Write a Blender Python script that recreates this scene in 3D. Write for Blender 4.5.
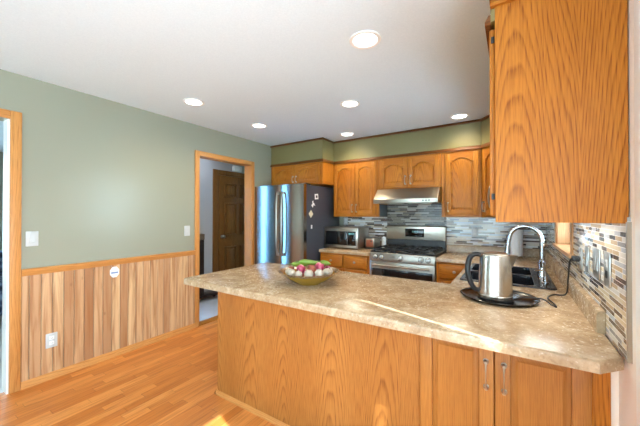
import bpy, bmesh, math, random
from mathutils import Vector, Matrix
random.seed(7)
R = math.radians
PI = math.pi
for o in list(bpy.data.objects): bpy.data.objects.remove(o)
sc = bpy.context.scene
col = sc.collection

# ------------------------------------------------------------------ camera
cam = bpy.data.objects.new('camera', bpy.data.cameras.new('camera'))
col.objects.link(cam)
cam.data.sensor_width = 36.0
cam.data.lens = 296.508 * 36.0 / 640.0
cam.data.clip_start = 0.02
cam.location = (0, 0, 1.353)
cam.rotation_euler = (R(90.347), 0, R(32.981))
sc.camera = cam

# ------------------------------------------------------------------ world, sun, daylight, exposure
sc.view_settings.view_transform = 'Standard'
sc.view_settings.look = 'None'
sc.view_settings.gamma = 1.0
sc.view_settings.use_curve_mapping = False
sc.view_settings.exposure = 0.22

w = bpy.data.worlds.new('sky'); sc.world = w; w.use_nodes = True
nt = w.node_tree
sky = nt.nodes.new('ShaderNodeTexSky')
sky.sky_type = 'NISHITA'; sky.sun_disc = False
sky.sun_elevation = R(41); sky.sun_rotation = R(108); sky.air_density = 1.0
bg = nt.nodes['Background']; bg.inputs['Strength'].default_value = 0.32
nt.links.new(sky.outputs['Color'], bg.inputs['Color'])

def light(name, kind, loc, rot, energy, color, **kw):
    l = bpy.data.lights.new(name, kind); l.energy = energy; l.color = color
    for k, v in kw.items(): setattr(l, k, v)
    o = bpy.data.objects.new(name, l); col.objects.link(o)
    o.location = loc; o.rotation_euler = rot
    return o
def aim(o, d):
    o.rotation_euler = Vector(d).to_track_quat('-Z', 'Y').to_euler()

sun = light('sun', 'SUN', (4, -1, 5), (0, 0, 0), 16.0, (.80, .92, 1.0), angle=R(0.55))
aim(sun, (-0.9497, 0.3134, -0.874))
# daylight through the glass openings, plus added fills in left room and hall
d1 = light('daylight_dining_window', 'AREA', (-1.55, -3.45, 1.2), (0, 0, 0), 185, (.58, .84, 1.0), shape='RECTANGLE', size=3.0, size_y=2.0)
aim(d1, (0, 1, 0.24))
d2 = light('daylight_patio_door', 'AREA', (0.85, 0.05, 1.2), (0, 0, 0), 135, (.58, .83, 1.0), shape='RECTANGLE', size=2.2, size_y=1.6)
aim(d2, (-1, 0.2, 0.08))
d3 = light('daylight_sink_window', 'AREA', (1.25, 2.75, 1.45), (0, 0, 0), 330, (.57, .83, 1.0), shape='RECTANGLE', size=1.5, size_y=1.5)
aim(d3, (-1, 0, 0.35))
d4 = light('daylight_hall_window', 'AREA', (-4.55, 1.9, 1.15), (0, 0, 0), 75, (.16, .48, 1.0), shape='RECTANGLE', size=0.7, size_y=1.8)
aim(d4, (1, 0.25, -0.15))
d5 = light('left_room_fill', 'AREA', (-7.75, -.55, 1.35), (0, 0, 0), 220, (.58, .83, 1.0), shape='RECTANGLE', size=2.4, size_y=1.7)  # added to brighten the right wall through the left opening
aim(d5, (1, 0.12, 0))
d6 = light('hall_fill', 'AREA', (-3.78, 2.75, 2.42), (0, 0, 0), 5.5, (.74, .86, 1.0), shape='RECTANGLE', size=.6, size_y=.5)  # added fill under the hall ceiling, no opening there

# ------------------------------------------------------------------ helpers
def srgb(r, g, b):
    f = lambda c: (c/12.92 if c <= .04045 else ((c+.055)/1.055)**2.4)
    return (f(r/255), f(g/255), f(b/255), 1)

class MB:
    """collects shapes, then links them as one mesh object"""
    def __init__(s): s.bm = bmesh.new()
    def _new(s, n0, mi):
        s.bm.faces.ensure_lookup_table()
        fs = s.bm.faces[n0:]
        for f in fs: f.material_index = mi
        return fs
    def box(s, x0, x1, y0, y1, z0, z1, bev=0, seg=2, mi=0):
        tmp = bmesh.new()
        bmesh.ops.create_cube(tmp, size=1)
        for v in tmp.verts:
            v.co = Vector(((x0+x1)/2 + v.co.x*(x1-x0), (y0+y1)/2 + v.co.y*(y1-y0), (z0+z1)/2 + v.co.z*(z1-z0)))
        if bev: bmesh.ops.bevel(tmp, geom=tmp.edges[:], offset=bev, segments=seg, affect='EDGES', profile=.5)
        s.merge(tmp, mi); return s
    def merge(s, tmp, mi=0, M=None):
        if M is not None: tmp.transform(M)
        bmesh.ops.recalc_face_normals(tmp, faces=tmp.faces[:])
        for f in tmp.faces: f.material_index = mi
        me = bpy.data.meshes.new('t'); tmp.to_mesh(me); tmp.free()
        s.bm.from_mesh(me); bpy.data.meshes.remove(me)
    def prism(s, pts, a, b, axis='y', bev=0, mi=0, hole=None, top_bev=0):
        """polygon extruded along axis. pts are (p,q): axis y -> (x,z), x -> (y,z), z -> (x,y)"""
        def P(p, q, t):
            return {'y': (p, t, q), 'x': (t, p, q), 'z': (p, q, t)}[axis]
        tmp = bmesh.new(); edges = []
        for loop in [pts] + (hole or []):
            vs = [tmp.verts.new(P(p, q, b)) for p, q in loop]
            edges += [tmp.edges.new((vs[i], vs[(i+1) % len(vs)])) for i in range(len(vs))]
        if hole:
            bmesh.ops.triangle_fill(tmp, use_beauty=True, use_dissolve=False, edges=edges)
        else:
            tmp.faces.new([v for v in tmp.verts])
        ret = bmesh.ops.extrude_face_region(tmp, geom=tmp.faces[:])
        d = Vector(P(0, 0, a)) - Vector(P(0, 0, b))
        newv = [g for g in ret['geom'] if isinstance(g, bmesh.types.BMVert)]
        for v in newv: v.co += d
        bmesh.ops.recalc_face_normals(tmp, faces=tmp.faces[:])
        if bev or top_bev:
            es = []
            for e in tmp.edges:
                if len(e.link_faces) == 2 and e.calc_face_angle(0) > .7:
                    if top_bev:
                        t = [abs({'y': v.co.y, 'x': v.co.x, 'z': v.co.z}[axis] - b) < 1e-6 for v in e.verts]
                        if not all(t): continue
                    es.append(e)
            bmesh.ops.bevel(tmp, geom=es, offset=bev or top_bev, segments=3, affect='EDGES', profile=.5)
        s.merge(tmp, mi); return s
    def lathe(s, prof, c=(0, 0, 0), n=32, mi=0, M=None):
        tmp = bmesh.new(); rings = []
        for r, z in prof:
            if r < 1e-6: rings.append([tmp.verts.new((0, 0, z))])
            else: rings.append([tmp.verts.new((r*math.cos(2*PI*i/n), r*math.sin(2*PI*i/n), z)) for i in range(n)])
        for A, B in zip(rings, rings[1:]):
            for i in range(n):
                j = (i+1) % n
                if len(A) == 1 and len(B) == 1: continue
                if len(A) == 1: tmp.faces.new((A[0], B[i], B[j]))
                elif len(B) == 1: tmp.faces.new((A[i], A[j], B[0]))
                else: tmp.faces.new((A[i], A[j], B[j], B[i]))
        T = Matrix.Translation(c)
        if M is not None: T = T @ M
        tmp.transform(T)
        s.merge(tmp, mi); return s
    def tube(s, path, r, n=10, mi=0, cap=True):
        """r is a number or one radius per point"""
        pts = [Vector(p) for p in path]; tmp = bmesh.new(); rings = []
        rr = r if isinstance(r, (list, tuple)) else [r]*len(pts)
        up = None
        for i, p in enumerate(pts):
            t = (pts[min(i+1, len(pts)-1)] - pts[max(i-1, 0)]).normalized()
            if up is None: up = t.orthogonal().normalized()
            up = (up - t*up.dot(t)).normalized()
            bn = t.cross(up)
            rings.append([tmp.verts.new(p + rr[i]*(up*math.cos(2*PI*k/n) + bn*math.sin(2*PI*k/n))) for k in range(n)])
        for A, B in zip(rings, rings[1:]):
            for k in range(n):
                j = (k+1) % n; tmp.faces.new((A[k], A[j], B[j], B[k]))
        if cap: tmp.faces.new(rings[0][::-1]); tmp.faces.new(rings[-1])
        s.merge(tmp, mi); return s
    def build(s, name, mat, parent=None, ang=.6):
        for f in s.bm.faces: f.smooth = True
        for e in s.bm.edges:
            if len(e.link_faces) != 2 or e.calc_face_angle(0) > ang: e.smooth = False
        me = bpy.data.meshes.new(name); s.bm.to_mesh(me); s.bm.free()
        for m in (mat if isinstance(mat, (list, tuple)) else [mat]): me.materials.append(m)
        o = bpy.data.objects.new(name, me); col.objects.link(o)
        if parent is not None: o.parent = parent
        return o

def spline(pts, n=12):
    P = [Vector(p) for p in pts]; out = []
    for i in range(len(P)-1):
        p0 = P[max(i-1, 0)]; p1 = P[i]; p2 = P[i+1]; p3 = P[min(i+2, len(P)-1)]
        for k in range(n):
            t = k/n
            out.append(.5*((2*p1) + (p2-p0)*t + (2*p0-5*p1+4*p2-p3)*t*t + (3*p1-p0-3*p2+p3)*t**3))
    out.append(P[-1]); return out

def thing(name, label, cat, loc=(0, 0, 0), rz=0, group=None):
    o = bpy.data.objects.new(name, None); col.objects.link(o)
    o.empty_display_size = .05
    o.location = loc; o.rotation_euler = (0, 0, rz)
    o['label'] = label; o['category'] = cat
    if group: o['group'] = group
    return o
def tag(o, label, cat, group=None):
    o['label'] = label; o['category'] = cat
    if group: o['group'] = group
    return o
def struct(o, label=None):
    o['kind'] = 'structure'
    if label: o['label'] = label
    return o

# ------------------------------------------------------------------ materials
class NB:
    def __init__(s, name):
        s.m = bpy.data.materials.new(name); s.m.use_nodes = True
        s.t = s.m.node_tree; s.b = s.t.nodes['Principled BSDF']
    def n(s, typ, **kw):
        x = s.t.nodes.new(typ)
        for k, v in kw.items(): setattr(x, k, v)
        return x
    def put(s, sock, v):
        if isinstance(v, (int, float)): sock.default_value = v
        elif isinstance(v, (tuple, list)): sock.default_value = v
        else: s.t.links.new(v, sock)
    def math(s, op, a, b=None, c=None):
        x = s.n('ShaderNodeMath', operation=op)
        for i, v in enumerate((a, b, c)):
            if v is not None: s.put(x.inputs[i], v)
        return x.outputs[0]
    def obj(s):
        return s.n('ShaderNodeTexCoord').outputs['Object']
    def sep(s, v):
        x = s.n('ShaderNodeSeparateXYZ'); s.put(x.inputs[0], v); return x.outputs
    def comb(s, a, b, c=0.0):
        x = s.n('ShaderNodeCombineXYZ')
        for i, v in enumerate((a, b, c)): s.put(x.inputs[i], v)
        return x.outputs[0]
    def noise(s, v, scale=1., detail=2., rough=.5, dist=0.):
        x = s.n('ShaderNodeTexNoise'); s.put(x.inputs['Vector'], v)
        x.inputs['Scale'].default_value = scale; x.inputs['Detail'].default_value = detail
        x.inputs['Roughness'].default_value = rough; x.inputs['Distortion'].default_value = dist
        return x.outputs['Fac']
    def white(s, v, dim='3D'):
        x = s.n('ShaderNodeTexWhiteNoise', noise_dimensions=dim)
        if dim == '1D': s.put(x.inputs['W'], v)
        else: s.put(x.inputs['Vector'], v)
        return x.outputs['Value']
    def ramp(s, f, stops, interp='LINEAR'):
        x = s.n('ShaderNodeValToRGB'); s.put(x.inputs[0], f)
        x.color_ramp.interpolation = interp
        e = x.color_ramp.elements
        while len(e) < len(stops): e.new(.5)
        for i, (p, c) in enumerate(stops): e[i].position = p; e[i].color = c
        return x.outputs['Color']
    def mix(s, f, a, b, mode='MIX'):
        x = s.n('ShaderNodeMix', data_type='RGBA', blend_type=mode)
        s.put(x.inputs[0], f); s.put(x.inputs[6], a); s.put(x.inputs[7], b)
        return x.outputs[2]
    def bump(s, h, strength=.2, dist=.002):
        x = s.n('ShaderNodeBump'); s.put(x.inputs['Height'], h)
        x.inputs['Strength'].default_value = strength; x.inputs['Distance'].default_value = dist
        s.t.links.new(x.outputs[0], s.b.inputs['Normal'])
    def set(s, **kw):
        for k, v in kw.items(): s.put(s.b.inputs[k.replace('_', ' ')], v)
        return s.m

def plain(name, c, rough=.5, metal=0., **kw):
    b = NB(name); return b.set(Base_Color=c, Roughness=rough, Metallic=metal, **kw)

def speck(name, c, amt=.06, scale=40., rough=.5, metal=0., bump=0., **kw):
    b = NB(name); n = b.noise(b.obj(), scale, 4)
    d = tuple(x*(1-amt) for x in c[:3])+(1,); l = tuple(min(1, x*(1+amt)) for x in c[:3])+(1,)
    b.set(Base_Color=b.ramp(n, [(.3, d), (.7, l)]), Roughness=rough, Metallic=metal, **kw)
    if bump: b.bump(n, bump, .003)
    return b.m

def oak(name, light_c, mid_c, dark_c, axis='z', rough=.38, freq=150., amp=8.5, dens=1.0, cath=False):
    b = NB(name)
    x, y, z = b.sep(b.obj())
    rnd = b.math('MULTIPLY', b.n('ShaderNodeObjectInfo').outputs['Random'], 7.3)
    if axis == 'z': a, o1, o2 = z, x, y
    elif axis == 'x': a, o1, o2 = x, z, y
    else: a, o1, o2 = y, z, x
    c = b.math('ADD', b.math('ADD', o1, o2), rnd)
    big = b.noise(b.comb(b.math('MULTIPLY', c, 5.), b.math('MULTIPLY', a, .55), rnd), 1., 2., .4)
    wig = b.noise(b.comb(b.math('MULTIPLY', c, 24.), b.math('MULTIPLY', a, 1.8), rnd), 1., 2., .5)
    f = b.math('ADD', b.math('MULTIPLY', c, freq*.5), b.math('ADD', b.math('MULTIPLY', big, amp*2), b.math('MULTIPLY', wig, .55)))
    if cath:                                        # plain-sawn figure: nested long arches
        cc = b.math('SUBTRACT', b.math('FRACT', b.math('DIVIDE', b.math('ADD', c, b.math('MULTIPLY', b.math('SUBTRACT', big, .5), .12)), .33)), .5)
        q = b.math('MULTIPLY', b.math('MULTIPLY', cc, cc), 46.)
        f = b.math('ADD', b.math('ADD', q, b.math('MULTIPLY', a, 8.)), b.math('ADD', b.math('MULTIPLY', big, 7.), b.math('MULTIPLY', wig, 1.1)))
    fr = b.math('FRACT', f)
    ring = b.ramp(fr, [(0, (0, 0, 0, 1)), (.5, (.12, .12, .12, 1)), (.84, (1, 1, 1, 1)), (1., (0, 0, 0, 1))])
    pore = b.noise(b.comb(b.math('MULTIPLY', c, 330.), b.math('MULTIPLY', a, 9.), rnd), 1., 2., .6)
    porem = b.ramp(pore, [(.42, (0, 0, 0, 1)), (.62, (1, 1, 1, 1))])
    tone = b.noise(b.comb(b.math('MULTIPLY', c, 3.), b.math('MULTIPLY', a, .6), rnd), 1., 1.)
    base = b.mix(b.ramp(tone, [(.3, (0, 0, 0, 1)), (.7, (1, 1, 1, 1))]), light_c, mid_c)
    k = b.math('MULTIPLY', b.math('MULTIPLY', ring, b.math('ADD', b.math('MULTIPLY', porem, .6), .32)), dens)
    colr = b.mix(k, base, dark_c)
    colr = b.mix(b.math('MULTIPLY', porem, .28), colr, dark_c)
    b.set(Base_Color=colr, Roughness=rough, Specular_IOR_Level=.25)
    b.bump(porem, .12, .0006)
    return b.m

OAK = dict(light_c=srgb(192, 122, 40), mid_c=srgb(179, 106, 29), dark_c=srgb(116, 58, 12))
m_oak = oak('oak_vertical', **OAK)
m_oakx = oak('oak_horizontal_x', axis='x', **OAK)
m_oaky = oak('oak_horizontal_y', axis='y', **OAK)
m_oakp = oak('oak_panel_peninsula', srgb(177, 117, 57), srgb(163, 103, 46), srgb(104, 56, 18), dens=.9, cath=True)
m_oakf = oak('oak_fine_straight', srgb(176, 116, 55), srgb(164, 104, 45), srgb(116, 65, 24), freq=260., amp=5., dens=.55)
m_oakc = oak('oak_panel_figured', cath=True, **OAK)
TR = dict(light_c=srgb(208, 146, 82), mid_c=srgb(197, 132, 69), dark_c=srgb(148, 90, 40), dens=.6)
m_trim = oak('oak_trim_vertical', **TR)
m_trimy = oak('oak_trim_y', axis='y', **TR)
m_trimx = oak('oak_trim_x', axis='x', **TR)
m_moulding = oak('shaded_oak_moulding', srgb(122, 72, 28), srgb(110, 62, 22), srgb(72, 38, 12), axis='x')  # oak darkened in colour for the shading on the soffit mouldings
m_darkoak = oak('dark_stained_wood', srgb(146, 98, 48), srgb(124, 82, 40), srgb(66, 40, 18), rough=.3)
m_espresso = oak('espresso_wood', srgb(56, 42, 36), srgb(46, 34, 30), srgb(26, 19, 17), rough=.4)

def wain():
    b = NB('pine_wainscot_boards')
    x, y, z = b.sep(b.obj())
    s = b.math('DIVIDE', y, .0715); bid = b.math('FLOOR', s)
    r = b.white(bid, '1D')
    c = b.math('ADD', y, b.math('MULTIPLY', r, 9.))
    n = b.noise(b.comb(b.math('MULTIPLY', c, 30.), b.math('MULTIPLY', z, 1.6), r), 1., 3., .55, .6)
    base = b.ramp(r, [(0, srgb(216, 178, 134)), (.35, srgb(206, 164, 122)), (.7, srgb(190, 146, 106)), (1, srgb(164, 116, 80))])
    colr = b.mix(b.ramp(n, [(.42, (0, 0, 0, 1)), (.72, (1, 1, 1, 1))]), base, srgb(158, 104, 62))
    v = b.n('ShaderNodeTexVoronoi'); b.put(v.inputs['Vector'], b.comb(0.0, b.math('MULTIPLY', c, 6.), b.math('MULTIPLY', z, 3.2)))
    v.inputs['Scale'].default_value = 1.
    kn = b.ramp(v.outputs['Distance'], [(.03, (1, 1, 1, 1)), (.085, (0, 0, 0, 1))])
    gate = b.math('GREATER_THAN', b.white(b.math('ADD', bid, .37), '1D'), .6)
    colr = b.mix(b.math('MULTIPLY', b.math('MULTIPLY', kn, gate), .75), colr, srgb(120, 76, 44))
    b.set(Base_Color=colr, Roughness=.38); return b.m
m_wain = wain()

def floorm():
    b = NB('oak_strip_floor')
    x, y, z = b.sep(b.obj())
    row = b.math('FLOOR', b.math('DIVIDE', x, .0655))
    rr = b.white(row, '1D')
    u = b.math('DIVIDE', b.math('ADD', y, b.math('MULTIPLY', rr, 5.)), b.math('ADD', b.math('MULTIPLY', rr, .25), .33))
    cid = b.math('FLOOR', u)
    rid = b.white(b.comb(cid, row), '3D')
    gx = b.math('FRACT', b.math('DIVIDE', x, .0655)); gy = b.math('FRACT', u)
    gap = b.math('MAXIMUM', b.math('LESS_THAN', gx, .022), b.math('LESS_THAN', gy, .006))
    n = b.noise(b.comb(b.math('MULTIPLY', b.math('ADD', x, b.math('MULTIPLY', rid, 4.)), 60.), b.math('MULTIPLY', y, 3.5), rid), 1., 3., .6, .4)
    base = b.ramp(rid, [(0, srgb(222, 146, 76)), (.35, srgb(214, 136, 66)), (.7, srgb(204, 124, 56)), (1, srgb(192, 112, 46))])
    colr = b.mix(b.ramp(n, [(.45, (0, 0, 0, 1)), (.75, (.75, .75, .75, 1))]), base, srgb(160, 88, 36))
    colr = b.mix(b.math('MULTIPLY', gap, .5), colr, srgb(110, 60, 26))
    b.set(Base_Color=colr, Roughness=.3); b.bump(b.math('SUBTRACT', 1., gap), .15, .001)
    return b.m
m_floor = floorm()

PAL = [(0, srgb(240, 238, 236)), (.26, srgb(228, 218, 202)), (.44, srgb(200, 208, 218)), (.54, srgb(212, 196, 172)),
       (.63, srgb(140, 120, 104)), (.73, srgb(84, 66, 58)), (.86, srgb(48, 38, 38)), (.95, srgb(150, 150, 156))]
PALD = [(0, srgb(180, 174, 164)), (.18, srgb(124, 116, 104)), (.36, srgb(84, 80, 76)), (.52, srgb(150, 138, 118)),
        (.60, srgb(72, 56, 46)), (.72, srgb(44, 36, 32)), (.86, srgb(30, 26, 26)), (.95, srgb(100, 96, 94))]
PALR = [(0, srgb(222, 214, 200)), (.22, srgb(214, 196, 164)), (.42, srgb(186, 188, 190)), (.54, srgb(190, 164, 130)),
        (.66, srgb(120, 100, 86)), (.75, srgb(70, 54, 48)), (.88, srgb(44, 36, 36)), (.95, srgb(150, 146, 142))]
def mosaic(name, axis, seed=0., pal=PAL, H=.020, spec=.5):
    b = NB(name)
    x, y, z = b.sep(b.obj()); h = {'x': x, 'y': y}[axis]
    zz = b.math('DIVIDE', z, H)
    row = b.math('ADD', b.math('FLOOR', zz), seed)
    r = b.white(row, '1D')
    ln = b.math('ADD', b.math('MULTIPLY', b.white(b.math('ADD', row, .31), '1D'), .16), .07)
    u = b.math('DIVIDE', b.math('ADD', h, b.math('MULTIPLY', r, 3.)), ln)
    cid = b.math('FLOOR', u)
    rid = b.white(b.comb(cid, row, 1.7), '3D')
    g = b.math('MAXIMUM', b.math('LESS_THAN', b.math('FRACT', zz), .11), b.math('LESS_THAN', b.math('MULTIPLY', b.math('FRACT', u), ln), .0018))
    colr = b.ramp(rid, pal, 'CONSTANT')
    nn = b.noise(b.comb(b.math('MULTIPLY', h, 60.), b.math('MULTIPLY', zz, .7), rid), 1., 2.)
    colr = b.mix(b.math('MULTIPLY', nn, .22), colr, srgb(120, 105, 95))
    colr = b.mix(g, colr, srgb(206, 200, 192))
    b.set(Base_Color=colr, Roughness=b.math('ADD', b.math('MULTIPLY', g, .6), .09), Specular_IOR_Level=spec)
    b.bump(b.math('SUBTRACT', 1., g), .12, .001)
    return b.m
m_tilex = mosaic('mosaic_tile_back', 'x')
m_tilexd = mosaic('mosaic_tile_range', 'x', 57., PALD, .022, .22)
m_tiley = mosaic('mosaic_tile_right', 'y', 23., PALR, .0175, .5)

def counterm():
    b = NB('tan_laminate_stone'); o = b.obj()
    n1 = b.noise(o, 9., 5., .62, .7); n2 = b.noise(o, 70., 4., .65); n3 = b.noise(o, 3., 2.)
    c = b.ramp(n1, [(.26, srgb(144, 116, 86)), (.42, srgb(167, 139, 108)), (.55, srgb(182, 156, 124)), (.68, srgb(200, 178, 150)), (.8, srgb(160, 131, 102))])
    c = b.mix(b.ramp(n2, [(.34, (.35, .35, .35, 1)), (.48, (0, 0, 0, 1))]), c, srgb(96, 76, 58))
    c = b.mix(b.ramp(n2, [(.58, (0, 0, 0, 1)), (.70, (.5, .5, .5, 1))]), c, srgb(216, 202, 178))
    c = b.mix(b.math('MULTIPLY', n3, .25), c, srgb(160, 126, 84))
    b.set(Base_Color=c, Roughness=b.ramp(n2, [(.3, (.19, .19, .19, 1)), (.7, (.29, .29, .29, 1))]))
    b.bump(n2, .05, .001)
    return b.m
m_counter = counterm()

def brushed(name, c, rough=.28, ax=(1., 1., 90.), amt=.05):
    b = NB(name)
    v = b.n('ShaderNodeVectorMath', operation='MULTIPLY'); b.put(v.inputs[0], b.obj()); v.inputs[1].default_value = ax
    n = b.noise(v.outputs[0], 4., 3.)
    b.set(Base_Color=c, Metallic=1., Roughness=b.math('ADD', b.math('MULTIPLY', n, amt), rough-amt*.5))
    return b.m
m_steel = brushed('brushed_stainless', srgb(160, 153, 142), .3)
m_steelv = brushed('brushed_stainless_fridge', srgb(148, 142, 134), .2, (90., 90., 1.))
m_chrome = plain('chrome', srgb(190, 192, 196), .14, 1.)
m_nickel = brushed('satin_nickel', srgb(168, 158, 144), .32)
m_blackgl = plain('black_gloss', srgb(14, 14, 16), .12)
m_blackpl = speck('black_plastic', srgb(24, 24, 26), .1, 60, .4)
m_iron = speck('cast_iron', srgb(26, 26, 27), .2, 90, .55)
m_charcoal = speck('fridge_charcoal_side', srgb(52, 54, 62), .05, 30, .33)
m_white = speck('white_plastic', srgb(238, 238, 236), .02, 30, .35)
m_whitetrim = speck('white_painted_trim', srgb(236, 234, 230), .02, 20, .35)
m_grayplate = plain('satin_metal_plate', srgb(190, 190, 188), .3, .85)
m_platew = speck('light_grey_plastic', srgb(196, 198, 198), .02, 30, .35)
m_paper = speck('white_paper', srgb(250, 250, 252), .03, 50, .9)
m_glass = NB('window_glass').set(Base_Color=(1, 1, 1, 1), Roughness=0., IOR=1.45, Transmission_Weight=1.)
m_sink = speck('black_composite_sink', srgb(30, 32, 38), .25, 260, .12)

def paint(name, c, rough=.45, bump=.04):
    b = NB(name); n = b.noise(b.obj(), 90., 3.)
    b.set(Base_Color=c, Roughness=rough); b.bump(n, bump, .002); return b.m
m_sage = paint('sage_green_paint', srgb(149, 150, 133), .3)
m_soffit = paint('soffit_light_toned', srgb(124, 114, 72), .42)  # wall colour with the soffit's warm lamp light and shade put in
m_offwhite = paint('warm_white_paint', srgb(236, 226, 214), .5)
m_hallgray = paint('hall_grey_paint', srgb(176, 172, 172), .5)
m_ceil = None
b = NB('textured_white_ceiling'); n = b.noise(b.obj(), 110., 5., .7)
b.set(Base_Color=b.ramp(n, [(.3, srgb(216, 230, 239)), (.7, srgb(226, 239, 247))]), Roughness=.85); b.bump(n, .35, .004); m_ceil = b.m
m_vinyl = speck('pale_vinyl', srgb(216, 218, 222), .05, 6, .25)
m_carpet = speck('pale_carpet', srgb(212, 206, 200), .12, 160, .95, bump=.4)
m_deck = speck('pale_concrete', srgb(190, 186, 178), .06, 12, .8)
m_lawn = speck('lawn', srgb(96, 120, 62), .3, 30, .9)
m_sofa = None
b = NB('dark_blue_upholstery'); v = b.n('ShaderNodeTexVoronoi'); b.put(v.inputs['Vector'], b.obj()); v.inputs['Scale'].default_value = 14.
b.set(Base_Color=b.ramp(v.outputs['Distance'], [(.2, srgb(28, 34, 50)), (.45, srgb(46, 62, 96)), (.7, srgb(110, 128, 158))]), Roughness=.9); m_sofa = b.m
def emit(name, c, s):
    b = NB(name); return b.set(Base_Color=c, Emission_Color=c, Emission_Strength=s, Roughness=.4)
m_lens = emit('lit_frosted_lens', (1, .97, .90, 1), 6.0)
m_disp = emit('green_clock_digits', (.12, .3, .32, 1), .08)

# ------------------------------------------------------------------ room shell
XL, XR, YB, ZC, ZS = -3.2, .317, 4.14, 2.44, 2.115
Z = .88
def B(name, boxes, mat, label=None):
    m = MB()
    for q in boxes: m.box(*q)
    return struct(m.build(name, mat), label)
B('floor', [(-3.26, .9, -3.3, 4.3, -.05, 0)], m_floor)
B('floor_hall', [(-4.3, -3.26, 1.4, 4.6, -.05, 0)], m_vinyl)
B('floor_left_room', [(-7.5, -3.26, -3.3, 1.4, -.05, 0)], m_carpet)
B('ceiling', [(-7.5, .55, -3.3, 1.45, ZC, ZC+.08), (-4.4, .55, 1.45, 4.6, ZC, ZC+.08)], m_ceil)
B('wall_left', [(XL-.12, XL, -3.2, -1.7, 0, ZC), (XL-.12, XL, -1.7, .604, 2.08, ZC), (XL-.12, XL, .604, 2.212, 0, ZC),
                (XL-.12, XL, 2.212, 3.085, 2.082, ZC), (XL-.12, XL, 3.085, YB, 0, ZC)], m_sage)
B('wall_back', [(XL-.12, .52, YB, YB+.14, 0, ZC)], m_sage)
WY0, WY1, WZ0, WZ1 = 2.40, 3.15, 1.10, 2.06       # sink window opening
PY0, PY1, PZ = -1.05, 1.183, 2.0                   # patio door opening
B('wall_right', [(XR, .517, PY1, WY0, 0, ZC), (XR, .517, WY0, WY1, 0, WZ0), (XR, .517, WY0, WY1, WZ1, ZC), (XR, .517, WY1, YB, 0, ZC),
                 (XR, .517, PY0, PY1, PZ, ZC), (XR, .517, -3.2, PY0, 0, ZC)], m_offwhite)
B('wall_dining', [(-7.5, -3.05, -3.4, -3.2, 0, ZC),
                  (-3.05, -.05, -3.4, -3.2, 0, .35), (-3.05, -.05, -3.4, -3.2, 2.3, ZC), (-.05, .517, -3.4, -3.2, 0, ZC)], m_sage)
B('wall_hall_back', [(-4.32, -4.2, 1.4, 1.6, 0, ZC), (-4.32, -4.2, 1.6, 2.2, 0, .2), (-4.32, -4.2, 1.6, 2.2, 2.05, ZC), (-4.32, -4.2, 2.2, 4.6, 0, ZC),
                     (-4.2, XL-.12, 4.5, 4.6, 0, ZC)], m_hallgray)
B('wall_left_room', [(-7.5, XL-.12, 1.4, 1.5, 0, ZC), (-7.5, -7.4, -3.2, -1.8, 0, ZC), (-7.5, -7.4, -1.8, .7, 0, .45), (-7.5, -7.4, -1.8, .7, 2.25, ZC), (-7.5, -7.4, .7, 1.4, 0, ZC)], m_sage)
# soffits above the cabinets
XF, YF, YS, XS = -2.234, 3.511, 3.811, -.295
XSR = -.07                                          # face of the soffit along the right wall
sp = [(XL, YB), (XL, YF), (XF, YF), (XF, YS), (XS, YS), (XSR, 3.53), (XSR, 1.345), (XR, 1.345), (XR, YB)]
struct(MB().prism(sp, ZS, ZC, 'z').build('wall_soffit', m_soffit))
def strip(name, path, off, z0, z1, mat):
    """a moulding along a polyline of outward facing walls"""
    m = MB()
    P = [Vector((x, y)) for x, y in path]
    nrm = []
    for a, c in zip(P, P[1:]):
        t = (c-a).normalized(); nrm.append(Vector((t.y, -t.x)))
    out = []
    for i, p in enumerate(P):
        if i == 0: out.append(p + nrm[0]*off)
        elif i == len(P)-1: out.append(p + nrm[-1]*off)
        else:
            n = (nrm[i-1]+nrm[i]).normalized(); out.append(p + n*off/n.dot(nrm[i]))
    tmp = bmesh.new()
    prof = [(0, 0), (1, 0), (1, .35), (.75, .6), (.35, 1), (0, 1)]
    rings = []
    for a, c in zip(P, out):
        rings.append([tmp.verts.new((a.x+(c.x-a.x)*s, a.y+(c.y-a.y)*s, z0+(z1-z0)*t)) for s, t in prof])
    for A, C in zip(rings, rings[1:]):
        for k in range(len(prof)):
            j = (k+1) % len(prof); tmp.faces.new((A[k], A[j], C[j], C[k]))
    tmp.faces.new(rings[0]); tmp.faces.new(rings[-1][::-1])
    m.merge(tmp); return struct(m.build(name, mat))
path = [(XL, YF), (XF, YF), (XF, YS), (XS, YS), (XSR, 3.53), (XSR, 1.345), (XR, 1.345)]
strip('trim_1', path, .022, ZC-.030, ZC, m_moulding)
strip('trim_2', path[:-1], .020, ZS-.010, ZS+.028, m_moulding)
strip('trim_14', path[-2:], .022, 2.163, 2.195, m_oakx)

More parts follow.
